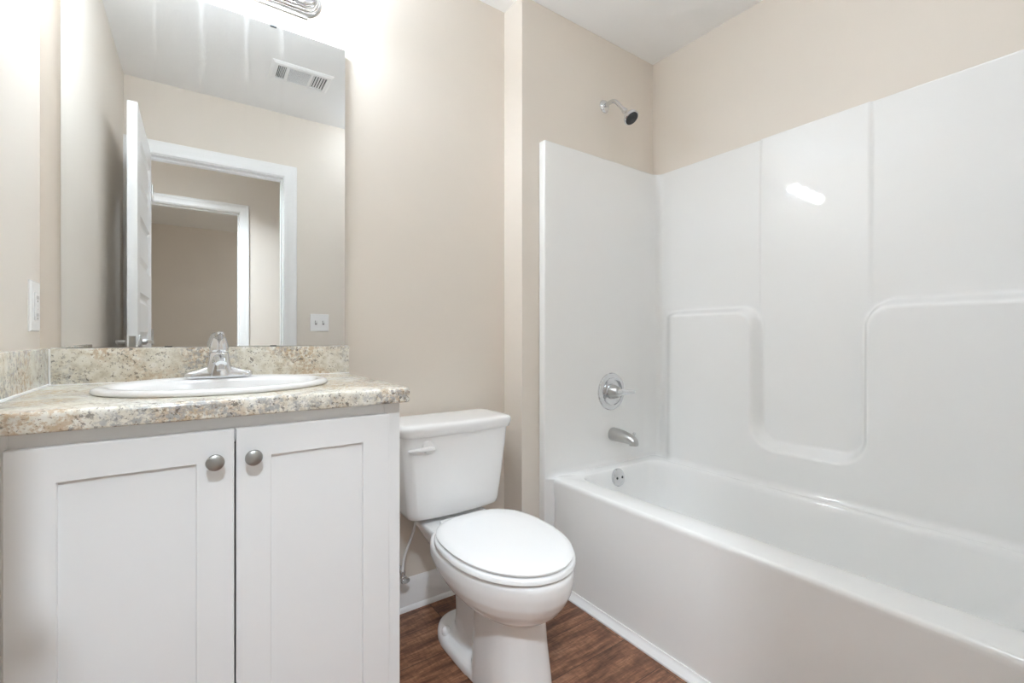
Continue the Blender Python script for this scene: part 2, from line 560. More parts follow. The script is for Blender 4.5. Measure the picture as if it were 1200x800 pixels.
for i in range(0, 5):
    a = radians(90 * (1 - i / 4))
    path.append((XF + .007 - .007 * cos(a), YN - .007 + .007 * sin(a), -cos(a), sin(a)))
path.append((XF, YO + .001, -1, 0))
b = B()
grid = []
for (x, y, nx, ny) in path:
    colv = []
    onback = nx < -.999 and x > 1.9
    fade = sstep(min((y - YN - .045) / .05, (YS - .040 - y) / .11)) if x > 1.89 else 0
    for z in zs:
        d = 0.0
        if x > 1.89 and z > .30:
            d = niche_depth(y, max(z, .45)) * (fade if fade > 0 else 0)
        if x > 1.9: d += .015 * (ZS - z) / 1.4
        if .436 < z < .466 and not (x < XF + .02):
            t = (.466 - z) / .030
            d += .024 * (1 - sqrt(max(0, 1 - t * t)))
        elif z <= .436 and not (x < XF + .02): d += .024
        if z > ZS - .004:
            t = (z - (ZS - .004)) / .004
            d -= .004 * (1 - sqrt(max(0, 1 - t * t)))
        colv.append(b.verts.new((x + nx * d, y + ny * d, z)))
    # top flange back to the wall
    tx, ty = (x, YW - .001) if (ny < -.7 or (y >= YS and x < 1.25)) else ((XR - .001, y) if abs(nx) > .7 and x > 1.5 else (x, YO + .001))
    if x > 1.9 and y > YS - .045: tx, ty = min(XR - .001, x + .02), min(YW - .001, y + .02)
    colv.append(b.verts.new((tx, ty, ZS)))
    grid.append(colv)
for c0, c1 in zip(grid, grid[1:]):
    for i in range(len(c0) - 1):
        b.faces.new((c0[i], c1[i], c1[i + 1], c0[i + 1]))
o = obj('surround_wall', b, M['acrylic'], unit, angle=60)

def rrect(x0, x1, y0, y1, r, z, n=10, skew=0.0):
    pts = []
    for cx, cy, a0 in ((x1 - r, y1 - r, 0), (x0 + r, y1 - r, 90), (x0 + r, y0 + r, 180), (x1 - r, y0 + r, 270)):
        for i in range(n + 1):
            a = radians(a0 + 90 * i / n)
            pts.append(Vector((cx + r * cos(a), cy + r * sin(a), z)))
    if skew:
        for p in pts:
            if p.x < (x0 + x1) / 2: p.x += skew * max(0, 1.4 - p.y) / 1.3
    return pts
XA = 1.2386
b = B()
ty0, ty1 = YN + .0, YS + .002
rings = []
for ins, z in ((.0, ZR - .022), (.0, ZR - .012), (.0022, ZR - .005), (.006, ZR - .0012), (.012, ZR)):
    q = rrect(XA + ins, 1.905, ty0, ty1, .002, z)
    rings.append(q)
for (x0, x1, y0, y1, r, z) in ((1.328, 1.852, .100, 1.420, .070, ZR), (1.334, 1.847, .104, 1.4155, .070, ZR - .0025),
                               (1.339, 1.842, .108, 1.412, .070, ZR - .010), (1.343, 1.838, .112, 1.409, .070, ZR - .025),
                               (1.356, 1.826, .150, 1.400, .075, .34), (1.372, 1.812, .250, 1.388, .09, .22),
                               (1.388, 1.798, .290, 1.374, .10, .14), (1.405, 1.782, .320, 1.352, .10, .105),
                               (1.430, 1.755, .355, 1.322, .09, .088), (1.470, 1.715, .42, 1.27, .06, .082)):
    rings.append(rrect(x0, x1, y0, y1, r, z, skew=.030))
loft(b, rings, True, False, True)
obj('basin', b, M['acrylic'], unit, angle=60)
# apron: slightly inward at the foot, its ends rolled back to the flanges
b = B()
rows = []
zl = [0.0, .02, .06, .12, .2, .28, .35, .39, ZR - .022]
yl = [YN + .0] + [YN + .004, YN + .010, YN + .020, YN + .035] + [YN + .06 + i * (YS - YN - .12) / 14 for i in range(15)] + [YS - .035, YS - .020, YS - .010, YS - .004, YS + .002]
for y in yl:
    e = min(y - YN, YS + .002 - y)
    back = .030 * (1 - sstep(e / .035)) if e < .035 else 0
    row = []
    for z in zl:
        x = XA - .009 * (1 - z / ZR) ** 1.2
        k = sstep((ZR - .03 - z) / .06)
        row.append(b.verts.new((x + back * k, y, z)))
    rows.append(row)
for r0, r1 in zip(rows, rows[1:]):
    for i in range(len(zl) - 1):
        b.faces.new((r0[i], r1[i], r1[i + 1], r0[i + 1]))
obj('apron', b, M['acrylic'], unit, angle=60)

# ---- tub fittings
t = thing('showerhead', 'chrome shower head on a bent arm above the surround', 'shower head', (1.600, YW, 2.118))
b = B(); lathe(b, [(.030, 0), (.030, .002), (.026, .008), (.016, .012), (.012, .013)], (1.600, YW, 2.118), (0, -1, 0), 36); obj('flange', b, M['chrome'], t)
hc, hd = Vector((1.603, 1.352, 2.000)), Vector((.05, -.62, -.78)).normalized()
neck = hc - hd * .062
b = B(); tube(b, [(1.600, YW, 2.118), (1.600, YW - .03, 2.122)] + bez((1.600, YW - .04, 2.123), (1.600, YW - .075, 2.124), neck + Vector((0, .035, .040)), neck - hd * .0, 12), .0095, 18)
obj('shower_arm', b, M['chrome'], t)
b = B(); lathe(b, [(.010, -.008), (.0125, -.006), (.0135, .004), (.012, .010), (.013, .016), (.020, .028), (.028, .040), (.033, .048), (.0345, .054), (.0345, .060), (.031, .0625)], neck, hd, 40)
h = obj('head', b, M['chrome'], t)
b = B(); lathe(b, [(.0295, .0600), (.0295, .0635), (.026, .0645), (.010, .0645), (.008, .0655), (.0, .0655)], neck, hd, 40)
for k in range(14):
    for rr, kk in ((.022, 14), (.014, 9)):
        if k < kk:
            q = Vector((0, 0, 1)).rotation_difference(hd)
            c = neck + q @ Vector((rr * cos(2 * pi * k / kk), rr * sin(2 * pi * k / kk), .0640))
            lathe(b, [(.0016, 0), (.0014, .002), (0, .0024)], c, hd, 8)
obj('spray_face', b, M['rubber'], h)

VX, VZ = 1.609, .776
t = thing('shower_valve', 'round chrome shower valve plate with lever handle on the end wall', 'valve', (VX, YS, VZ))
b = B(); lathe(b, [(.087, 0), (.087, .003), (.084, .007), (.074, .010), (.066, .0105), (.063, .0085), (.056, .0045), (.044, .0035), (.036, .0040), (.035, .012)], (VX, YS, VZ), (0, -1, 0), 64); obj('escutcheon', b, M['chrome'], t)
b = B(); lathe(b, [(.034, .010), (.033, .020), (.028, .030), (.026, .044), (.022, .050), (0, .052)], (VX, YS, VZ), (0, -1, 0), 40)
hub = obj('hub', b, M['brushed'], t)
b = B()
rings = []
for s, wy, wz in ((-.012, .010, .017), (.0, .0125, .019), (.02, .0115, .016), (.045, .0085, .0125), (.07, .0065, .0105), (.082, .0052, .0088), (.086, .002, .004)):
    cx = VX + s * .93; cy = YS - .044 - s * .36; cz = VZ - .001 + s * .02
    rings.append([Vector((cx + .3 * wy * cos(a), cy + wy * cos(a), cz + wz * sin(a))) for a in [2 * pi * i / 20 for i in range(20)]])
loft(b, rings); obj('lever', b, M['chrome'], t)

t = thing('tub_spout', 'brushed metal tub spout with diverter knob below the valve', 'tub spout', (1.618, YS, .577))
b = B()
rings = []
for s, r, zc, sq in ((0, .0295, 0, 1), (.006, .031, 0, 1), (.03, .0305, 0, 1), (.07, .0275, -.002, 1), (.105, .0245, -.006, .95), (.125, .0225, -.011, .95), (.138, .0185, -.017, .9), (.144, .0115, -.023, .8)):
    rings.append([Vector((1.618 + r * .98 * cos(a), YS - s, .577 + zc + r * sq * sin(a))) for a in [2 * pi * i / 28 for i in range(28)]])
loft(b, rings)
lathe(b, [(.015, 0), (.0165, .006), (.0165, .014), (.0145, .014)], (1.618, YS - .122, .577 - .018), (0, 0, -1), 24)
obj('spout_body', b, M['brushed'], t)
b = B(); lathe(b, [(.004, -.004), (.004, .010), (.0065, .011), (.0065, .016), (.004, .019)], (1.618, YS - .128, .577 + .008), (0, 0, 1), 16); obj('diverter_knob', b, M['chrome'], t)

ov = Vector((1.572, 1.4035, .400)); ovd = Vector((0, -1, .16)).normalized()
t = thing('overflow_plate', 'round chrome overflow plate with two screws inside the tub', 'drain', ov)
b = B(); lathe(b, [(.039, -.004), (.039, .003), (.036, .007), (.028, .0095), (.0, .0105)], ov, ovd, 44); p = obj('plate', b, M['chrome'], t)
for sx in (-1, 1):
    b = B(); lathe(b, [(.0055, 0), (.0055, .002), (.003, .003), (0, .003)], ov + ovd * .0088 + Vector((sx * .0165, 0, -.001)), ovd, 14); obj('screw', b, M['rubber'], p)

# ================================================================== VANITY
VX0, VX1, VYF = XL + .002, .427, 1.0915
DY = 1.0726
vroot = thing('vanity_cabinet', 'white two-door bathroom vanity cabinet with recessed panel doors', 'cabinet', ((VX0 + VX1) / 2, 1.36, 0))
b = B()
# open-fronted carcass with face frame and toe kick
box(b, VX0, VX0 + .016, VYF + .018, YB - .002, .0, .868)
box(b, VX1 - .016, VX1, VYF + .018, YB - .002, .10, .868, .001, 1)
box(b, VX1 - .016, VX1, VYF + .070, YB - .002, .0, .10)
box(b, VX0 + .016, VX1 - .016, VYF + .018, YB - .002, .10, .116)
box(b, VX0 + .016, VX1 - .016, YB - .014, YB - .002, .116, .868)
box(b, VX0 + .016, VX1 - .016, VYF + .070, VYF + .082, 0, .10)
obj('carcass', b, M['cabinet'], vroot, smooth=False)
b = B()
box(b, VX0, VX0 + .065, VYF, VYF + .019, .10, .868, .0008, 1)
box(b, VX1 - .040, VX1, VYF, VYF + .019, .10, .868, .0008, 1)
box(b, VX0 + .065, VX1 - .040, VYF + .0004, VYF + .019, .815, .868, .0008, 1)
box(b, VX0 + .065, VX1 - .040, VYF + .0004, VYF + .019, .10, .140, .0008, 1)
obj('face_frame', b, M['cabinet'], vroot, smooth=False)
def shaker(x0, x1, z0, z1, kx, kz):
    bm = B()
    st, rl, rec, T = .062, .060, .0062, .0185
    e = .0014
    P_ = lambda ins, y: [Vector((x0 + ins, y, z0 + ins)), Vector((x1 - ins, y, z0 + ins)), Vector((x1 - ins, y, z1 - ins)), Vector((x0 + ins, y, z1 - ins))]
    Q_ = lambda k, y: [Vector((x0 + st + k, y, z0 + rl + k)), Vector((x1 - st - k, y, z0 + rl + k)), Vector((x1 - st - k, y, z1 - rl - k)), Vector((x0 + st + k, y, z1 - rl - k))]
    loft(bm, [P_(0, DY + T), P_(0, DY + e), P_(e, DY), Q_(0, DY), Q_(.0012, DY + .0014), Q_(.0016, DY + rec)], True, True, True)
    d = obj('door', bm, M['cabinet'], vroot, smooth=False)
    bm = B()
    lathe(bm, [(.0075, 0), (.0070, .004), (.0055, .008), (.0058, .013), (.0120, .017), (.0155, .0205), (.0160, .0235), (.0145, .0270), (.0095, .0298), (0, .0308)], (kx, DY, kz), (0, -1, 0), 36)
    obj('knob', bm, M['knob'], d)
shaker(-.2473, .0728, .128, .8425, .0395, .7855)
shaker(.0760, .3935, .128, .8425, .1050, .7855)

# countertop with a cut-out for the basin, splashes and caulk
CX0, CX1, CY0, CY1, CZ0, CZ1 = XL + .001, .4445, 1.0606, YB - .001, .8690, .9050
SX, SY, SA, SB_ = .066, 1.348, .245, .214
ct = thing('countertop', 'cream speckled granite countertop on the white vanity', 'countertop', ((CX0 + CX1) / 2, 1.36, CZ0))
def slab_ring(ins, z, rc=.012):
    x0, x1, y0, y1 = CX0 + 0, CX1 - ins, CY0 + ins, CY1
    pts = []
    cx, cy = SX, SY
    for a in angs:
        dx, dy = cos(a), sin(a)
        t = min(((x1 - cx) / dx if dx > 0 else (x0 - cx) / dx) if abs(dx) > 1e-9 else 9, ((y1 - cy) / dy if dy > 0 else (y0 - cy) / dy) if abs(dy) > 1e-9 else 9)
        px, py = cx + dx * t, cy + dy * t
        # eased vertical corner at the front right
        qx, qy = px - (x1 - rc), (y0 + rc) - py
        if qx > 0 and qy > 0:
            k = rc / sqrt(qx * qx + qy * qy) if qx * qx + qy * qy > rc * rc else 1
            px, py = x1 - rc + qx * k, y0 + rc - qy * k
        pts.append(Vector((px, py, z)))
    return pts
angs = sorted([2 * pi * i / 120 for i in range(120)] +
              [math.atan2(y - SY, x - SX) % (2 * pi) for x in (CX0, CX1, CX1 - .004, CX1 - .008, CX1 - .012) for y in (CY0, CY1)] +
              [math.atan2(CY0 + k - SY, CX1 - SX) % (2 * pi) for k in (.004, .008, .012)])
hole = lambda z: [Vector((SX + (SA - .022) * cos(a), SY + (SB_ - .022) * sin(a), z)) for a in angs]
b = B()
rg = [hole(CZ0), slab_ring(.003, CZ0), slab_ring(.0008, CZ0 + .0015), slab_ring(0, CZ0 + .004), slab_ring(0, CZ1 - .009), slab_ring(.0012, CZ1 - .0045), slab_ring(.0042, CZ1 - .0013), slab_ring(.009, CZ1), hole(CZ1), hole(CZ0)]
loft(b, rg, True, False, False)
obj('slab', b, M['granite'], ct, angle=50)
ZSB = .9985
b = B(); box(b, -.2915, .452, YB - .0205, YB - .0005, CZ1, ZSB, .0025, 3); obj('backsplash', b, M['granite'], ct)
b = B(); box(b, XL + .0005, -.2935, CY0 + .004, YB - .0005, CZ1, ZSB, .0025, 3); obj('side_splash', b, M['granite'], ct)
b = B()
tube(b, [(-.2925, YB - .0225, CZ1 + .001), (-.2925, YB - .0225, ZSB - .001)], .0030, 10)
tube(b, [(-.2925, YB - .0225, CZ1 + .0008), (-.2925, CY0 + .006, CZ1 + .0008)], .0040, 10)
tube(b, [(-.2925, YB - .0215, CZ1 + .0004), (.452, YB - .0215, CZ1 + .0004)], .0016, 8)
tube(b, [(-.2925, YB - .001, ZSB + .0002), (.452, YB - .001, ZSB + .0002)], .0018, 8)
obj('caulk_bead', b, M['caulk'], ct)

# oval drop-in basin
sk = thing('sink', 'white oval drop-in sink set in the granite countertop', 'sink', (SX, SY, CZ1))
b = B()
N = 96
def ell(a, bb, z, cy=SY):
    return [Vector((SX + a * cos(2 * pi * i / N), cy + bb * sin(2 * pi * i / N), z)) for i in range(N)]
rg = [ell(SA - .026, SB_ - .026, CZ1 - .03), ell(SA - .022, SB_ - .022, CZ1 + .0006), ell(SA - .004, SB_ - .004, CZ1 + .0004), ell(SA - .0005, SB_ - .0005, CZ1 + .003), ell(SA, SB_, CZ1 + .0065),
      ell(SA - .003, SB_ - .003, CZ1 + .0105), ell(SA - .010, SB_ - .010, CZ1 + .0135), ell(SA - .020, SB_ - .020, CZ1 + .0140), ell(SA - .028, SB_ - .030, CZ1 + .0120)]
cyb = SY - .024
for a, bb, dz in ((SA - .036, SB_ - .054, .0085), (SA - .042, SB_ - .060, .000), (SA - .052, SB_ - .068, -.02), (SA - .068, SB_ - .080, -.055),
                  (SA - .095, SB_ - .098, -.09), (SA - .135, SB_ - .13, -.118), (SA - .18, SB_ - .16, -.130), (.022, .022, -.134)):
    rg.append(ell(a, bb, CZ1 + dz, cyb))
loft(b, rg, True, False, True)
obj('basin', b, M['porcelain'], sk, angle=60)
b = B(); lathe(b, [(.021, 0), (.021, .0015), (.014, .002), (.013, -.001), (0, -.001)], (SX, cyb, CZ1 - .1345), (0, 0, 1), 28); obj('drain', b, M['chrome'], sk)

# centre-set faucet
FY = 1.515; FZ0 = CZ1 + .0125
fx = SX
fa = thing('faucet', 'chrome single-lever faucet on the back rim of the sink', 'faucet', (fx, FY, FZ0))
b = B()
def fr(hx, hy, z, cyo=0, e=3.0, n=44):
    out = []
    for i in range(n):
        a = 2 * pi * i / n
        c, s = cos(a), sin(a)
        out.append(Vector((fx + hx * abs(c) ** (2 / e) * (1 if c >= 0 else -1), FY + cyo + hy * abs(s) ** (2 / e) * (1 if s >= 0 else -1), z)))
    return out
loft(b, [fr(.0800, .0270, FZ0 - .0005, e=6), fr(.0810, .0280, FZ0 + .002, e=6), fr(.0805, .0275, FZ0 + .010, e=6), fr(.0780, .0250, FZ0 + .0145, e=5), fr(.060, .022, FZ0 + .0195, e=4), fr(.042, .020, FZ0 + .0250, e=4), fr(.030, .018, FZ0 + .030, e=4)])
obj('base_plate', b, M['chrome'], fa, angle=50)
b = B()
loft(b, [fr(.0350, .0285, FZ0 + .001, 0, 4), fr(.0345, .0285, FZ0 + .008, 0, 4), fr(.0310, .0270, FZ0 + .024, 0, 3.5), fr(.0270, .0250, FZ0 + .040, 0, 3), fr(.0248, .0238, FZ0 + .056, 0, 2.6), fr(.0238, .0228, FZ0 + .067, 0, 2.2), fr(.0215, .0205, FZ0 + .070, 0, 2)])
obj('body', b, M['chrome'], fa, angle=50)
b = B()
rings = []
pp = bez((fx, FY - .010, FZ0 + .040), (fx, FY - .045, FZ0 + .058), (fx, FY - .085, FZ0 + .062), (fx, FY - .118, FZ0 + .042), 12)
for i, p in enumerate(pp):
    k = i / 12
    hx, hzv = .0185 - .006 * k, .0135 - .005 * k
    d = (pp[min(i + 1, 12)] - pp[max(i - 1, 0)]).normalized()
    up = Vector((1, 0, 0)).cross(d).normalized()
    rings.append([p + Vector((1, 0, 0)) * hx * cos(a) + up * hzv * sin(a) for a in [2 * pi * j / 24 for j in range(24)]])
loft(b, rings)
lathe(b, [(.0095, 0), (.0100, .008), (.0100, .014), (.0080, .014)], (fx, FY - .108, FZ0 + .040), (0, -.25, -1), 20)
obj('spout', b, M['chrome'], fa, angle=50)
b = B()
lathe(b, [(.0215, .069), (.0236, .072), (.0238, .080), (.0222, .092), (.0185, .104), (.0150, .112), (.0130, .1165), (.010, .1185), (0, .119)], (fx, FY, FZ0), (0, 0, 1), 32)
rings = []
for s, w, h_ in ((0, .0130, .006), (.02, .0125, .0055), (.045, .0105, .0045), (.065, .0095, .004), (.074, .007, .003), (.077, .002, .001)):
    c = Vector((fx, FY - .004 - s * .93, FZ0 + .108 + s * .20))
    rings.append([c + Vector((w * cos(a), 0, h_ * sin(a))) for a in [2 * pi * j / 20 for j in range(20)]])
loft(b, rings)
obj('lever', b, M['chrome'], fa, angle=50)

# ================================================================== MIRROR
MD, MT = .0059, .0036
mo = Vector(((-.2733 + .4405) / 2, 1.636 - .0059 * (.0836 - .1), 1.000))
mr = thing('wall_mirror', 'large frameless rectangular wall mirror above the sink', 'mirror', mo)
w2 = (.4405 + .2733) / 2
b = B(); box(b, mo.x - w2, mo.x + w2, mo.y, mo.y + .0035, 1.000, 2.0235, .0006, 1)
g = obj('glass', b, M['mirror'], mr, smooth=False)
mr.rotation_euler = (MT, 0, -MD)
for xx, zz, s in ((.2175, 2.0235, 1), (-.0505, 2.0235, 1), (.2175, 1.0, -1), (-.0505, 1.0, -1)):
    b = B()
    lo, hi = (zz - .006, zz + .0015) if s > 0 else (zz - .0006, zz + .0025)
    box(b, xx - .009, xx + .009, mo.y - .0030, mo.y - .0005, lo, hi, .0008, 2)
    if s > 0:
        box(b, xx - .009, xx + .009, mo.y - .0030, mo.y + .004, zz + .0002, zz + .0018, .0004, 1)
    obj('mirror_clip', b, M['rubber'], mr)

# ================================================================== VANITY LIGHT
LZ, LX0, LX1, LY = 2.152, -.196, .363, YB
vl = thing('vanity_light', 'stepped chrome bar light with four round bulbs above the mirror', 'light fixture', ((LX0 + LX1) / 2, LY, LZ))
def stadium(r, y, n=18):
    c0, c1 = LX0 + .056, LX1 - .056
    pts = [Vector((c1 + r * cos(radians(-90 + 180 * i / n)), y, LZ + r * sin(radians(-90 + 180 * i / n)))) for i in range(n + 1)]
    pts += [Vector((c0 + r * cos(radians(90 + 180 * i / n)), y, LZ + r * sin(radians(90 + 180 * i / n)))) for i in range(n + 1)]
    return pts
b = B()
rr = []
for r, d in ((.056, .0), (.056, .006), (.053, .009), (.050, .0095), (.0495, .015), (.0465, .018), (.0435, .0185), (.043, .024), (.040, .027), (.037, .0275), (.0365, .033), (.033, .036), (.028, .037)):
    rr.append(stadium(r, LY - d))
loft(b, rr)
obj('back_plate', b, M['chrome'], vl, angle=40)
b = B(); box(b, LX0 + .045, LX1 - .042, LY - .008, LY, LZ - .063, LZ - .054, .0015, 2); obj('mounting_rail', b, M['brushed'], vl)
for i in range(4):
    bx = (LX0 + LX1) / 2 + (i - 1.5) * .132
    b = B(); lathe(b, [(.024, .034), (.024, .048), (.020, .052), (.019, .064)], (bx, LY, LZ), (0, -1, 0), 28); s_ = obj('lamp_socket', b, M['chrome'], vl)
    b = B()
    R = .0310
    prof = [(.013, .060), (.0145, .068)]
    for k in range(1, 15):
        a = radians(155 - 155 * k / 14)
        prof.append((R * sin(a), .108 - R * cos(a) * 1.0 if False else .108 - R * cos(pi - (pi - a)) ))
    lathe(b, prof, (bx, LY, LZ), (0, -1, 0), 28)
    obj('bulb', b, M['bulb'], s_)

# ================================================================== TOILET
TX = .783
wc = thing('toilet', 'white two-piece toilet with closed elongated lid beside the vanity', 'toilet', (TX, 1.25, 0))
def egg(z, yf, yb, w, ym=None, pf=2.0, pb=2.6, n=72, ins=0.0):
    """elongated outline: round front (towards -y), squarer back"""
    if ym is None: ym = yb - (yb - yf) * .46
    pts = []
    for i in range(n):
        a = 2 * pi * i / n
        c, s = cos(a), sin(a)
        e = pb if s > 0 else pf
        sx = (abs(c) ** (2 / e)) * (1 if c >= 0 else -1)
        sy = (abs(s) ** (2 / e)) * (1 if s >= 0 else -1)
        L = (yb - ym) if s > 0 else (ym - yf)
        pts.append(Vector((TX + (w - ins) * sx, ym + (L - ins) * sy, z)))
    return pts
b = B()
ZB = .386
# bowl
loft(b, [egg(.228, 1.005, 1.22, .080, pb=2.1), egg(.246, .972, 1.26, .112, pb=2.1), egg(.268, .944, 1.31, .141, pb=2.2), egg(.292, .925, 1.36, .162, pb=2.3), egg(.320, .910, 1.40, .176, pb=2.4),
         egg(.350, .903, 1.43, .183), egg(.374, .902, 1.43, .1825), egg(.383, .906, 1.43, .179), egg(ZB, .912, 1.43, .174)])
# rear deck the tank stands on, tapering down to the trapway
loft(b, [egg(.20, 1.20, 1.46, .058, pf=2.4, pb=3), egg(.27, 1.22, 1.53, .080, pf=2.4, pb=3.4), egg(.33, 1.24, 1.585, .112, pf=2.4, pb=4), egg(.365, 1.24, 1.60, .128, pf=2.4, pb=5),
         egg(.380, 1.24, 1.602, .130, pf=2.4, pb=5), egg(ZB, 1.24, 1.600, .127, pf=2.4, pb=5)])
# front column
loft(b, [egg(0, .985, 1.235, .101, pf=2.6, pb=3.4), egg(.05, .990, 1.232, .098, pf=2.6, pb=3.4), egg(.14, 1.004, 1.228, .092, pf=2.6, pb=3.4), egg(.23, 1.012, 1.225, .0875, pf=2.6, pb=3.4), egg(.27, 1.02, 1.225, .080)])
# trapway behind
loft(b, [egg(.0, 1.15, 1.415, .066, pb=2.4), egg(.10, 1.15, 1.405, .062, pb=2.4), egg(.22, 1.15, 1.41, .062, pb=2.4), egg(.30, 1.15, 1.44, .066, pb=2.4)])
# foot flange
loft(b, [egg(0, 1.10, 1.490, .104, ym=1.34, pf=3.5, pb=2.3), egg(.024, 1.10, 1.490, .104, ym=1.34, pf=3.5, pb=2.3), egg(.036, 1.10, 1.486, .098, ym=1.34, pf=3.5, pb=2.3), egg(.046, 1.10, 1.470, .080, ym=1.34, pf=3.5, pb=2.3), egg(.052, 1.12, 1.44, .06, ym=1.34)])
bowl = obj('bowl', b, M['porcelain'], wc, angle=180)
md = bowl.modifiers.new('fuse', 'REMESH'); md.mode = 'VOXEL'; md.voxel_size = .0042; md.use_smooth_shade = True
sm = bowl.modifiers.new('soften', 'SMOOTH'); sm.factor = .6; sm.iterations = 9
for sx in (-1, 1):
    b = B(); lathe(b, [(.0150, -.004), (.0150, .006), (.0125, .014), (.007, .019), (0, .020)], (TX + sx * .083, 1.375, .044), (sx * .1, 0, 1), 26); obj('bolt_cap', b, M['plastic'], wc)
# seat
b = B()
SF, SBk, SW = .905, 1.372, .183
loft(b, [egg(ZB + .0035, SF + .009, SBk, SW - .009, pb=3.0), egg(ZB + .0055, SF + .001, SBk, SW - .001, pb=3.0), egg(ZB + .0075, SF - .001, SBk, SW + .001, pb=3.0), egg(ZB + .017, SF, SBk, SW, pb=3.0), egg(ZB + .0205, SF + .004, SBk - .003, SW - .004, pb=3.0), egg(ZB + .0215, SF + .010, SBk - .008, SW - .010, pb=3.0)])
obj('seat', b, M['plastic'], wc, angle=50)
b = B()
z0 = ZB + .0250
loft(b, [egg(z0, SF + .014, SBk + .004, SW - .014, pb=2.8), egg(z0 + .0015, SF + .006, SBk + .006, SW - .006, pb=2.8), egg(z0 + .006, SF + .005, SBk + .006, SW - .005, pb=2.8), egg(z0 + .0105, SF + .010, SBk + .003, SW - .010, pb=2.8),
         egg(z0 + .0138, SF + .025, SBk - .008, SW - .025, pb=2.6), egg(z0 + .0155, SF + .07, SBk - .05, SW - .07, pb=2.4), egg(z0 + .016, SF + .15, SBk - .13, SW - .13)])
obj('lid', b, M['plastic'], wc, angle=50)
for sx in (-1, 1):
    b = B(); box(b, TX + sx * .072 - .021, TX + sx * .072 + .021, SBk + .004, SBk + .036, ZB - .001, ZB + .022, .006, 3)
    obj('hinge', b, M['plastic'], wc)
# tank
def tankring(z, hw, yf, yb, r, bow=.016, n=8, k=18):
    pts = []
    x0, x1 = TX - hw, TX + hw
    for i in range(n + 1):      # back right, back left corners
        a = radians(0 + 90 * i / n); pts.append((x1 - r + r * cos(a), yb - r + r * sin(a)))
    for i in range(n + 1):
        a = radians(90 + 90 * i / n); pts.append((x0 + r + r * cos(a), yb - r + r * sin(a)))
    for i in range(n + 1):
        a = radians(180 + 90 * i / n); pts.append((x0 + r + r * cos(a), yf + r + r * sin(a)))
    for i in range(1, k):
        t = i / k; pts.append((x0 + r + (x1 - x0 - 2 * r) * t, yf))
    for i in range(n + 1):
        a = radians(270 + 90 * i / n); pts.append((x1 - r + r * cos(a), yf + r + r * sin(a)))
    out = []
    for x, y in pts:
        u = (x - TX) / hw
        w = max(0, min(1, (yb - y) / (yb - yf)))
        out.append(Vector((x, y - bow * (1 - u * u) * w + 0.0 * w, z)))
    return out
TB = 1.628
b = B()
loft(b, [tankring(.4000, .160, 1.470, TB - .015, .02), tankring(.4025, .170, 1.458, TB - .008, .024), tankring(.409, .177, 1.449, TB - .004, .028), tankring(.425, .1815, 1.445, TB, .03),
         tankring(.52, .193, 1.437, TB, .03), tankring(.62, .203, 1.430, TB, .03), tankring(.694, .209, 1.426, TB, .03)])
tank = obj('tank', b, M['porcelain'], wc, angle=50)
b = B()
loft(b, [tankring(.6925, .212, 1.424, TB + .002, .03), tankring(.6945, .216, 1.418, TB + .004, .032), tankring(.705, .2185, 1.415, TB + .005, .033), tankring(.712, .2215, 1.411, TB + .006, .035), tankring(.722, .2225, 1.410, TB + .006, .035),
         tankring(.729, .2205, 1.412, TB + .005, .034), tankring(.7335, .214, 1.419, TB - .001, .03), tankring(.7355, .203, 1.430, TB - .012, .026), tankring(.736, .18, 1.45, TB - .03, .02)])
obj('tank_lid', b, M['porcelain'], wc, angle=60)
b = B()
lathe(b, [(.0215, 0), (.0215, .006), (.0190, .0115), (0, .013)], (.6530, 1.4195, .6600), (0, -1, 0), 32)
rings = []
for s, w, h_ in ((-.022, .005, .004), (-.018, .009, .008), (0, .011, .0092), (.025, .0095, .0080), (.05, .0078, .0066), (.066, .0062, .0054), (.070, .003, .002)):
    c = Vector((.6530 - s, 1.4100 + s * .10, .6545 - max(0, s) * .03))
    rings.append([c + Vector((0, w * cos(a), h_ * sin(a))) for a in [2 * pi * j / 18 for j in range(18)]])
loft(b, rings)
obj('flush_lever', b, M['plastic'], wc, angle=50)

# water supply
sv = thing('water_supply_valve', 'small chrome shut-off valve with white hose behind the toilet', 'valve', (.6370, YB, .150))
b = B(); lathe(b, [(.024, 0), (.023, .004), (.012, .008), (.008, .010), (.008, .040)], (.6370, YB, .150), (0, -1, 0), 26); obj('wall_flange', b, M['chrome'], sv)
b = B()
tube(b, [(.6370, YB - .045, .132), (.6370, YB - .045, .172)], .0095, 16)
lathe(b, [(.006, .034), (.011, .036), (.011, .062), (.008, .064)], (.6370, YB, .150), (0, -1, 0), 18)
obj('valve_body', b, M['chrome'], sv)
b = B()
rings = []
for r, d in ((.9, .064), (1, .066), (1, .074), (.85, .077)):
    rings.append([Vector((.6370 + r * .017 * cos(2 * pi * j / 24), YB - d, .148 + r * .010 * sin(2 * pi * j / 24))) for j in range(24)])
loft(b, rings); obj('handle', b, M['chrome'], sv)
b = B(); tube(b, bez((.6370, YB - .045, .170), (.6400, YB - .045, .26), (.676, YB - .07, .29), (.674, 1.555, .399), 20), .0048, 12); obj('hose', b, M['plastic'], sv)

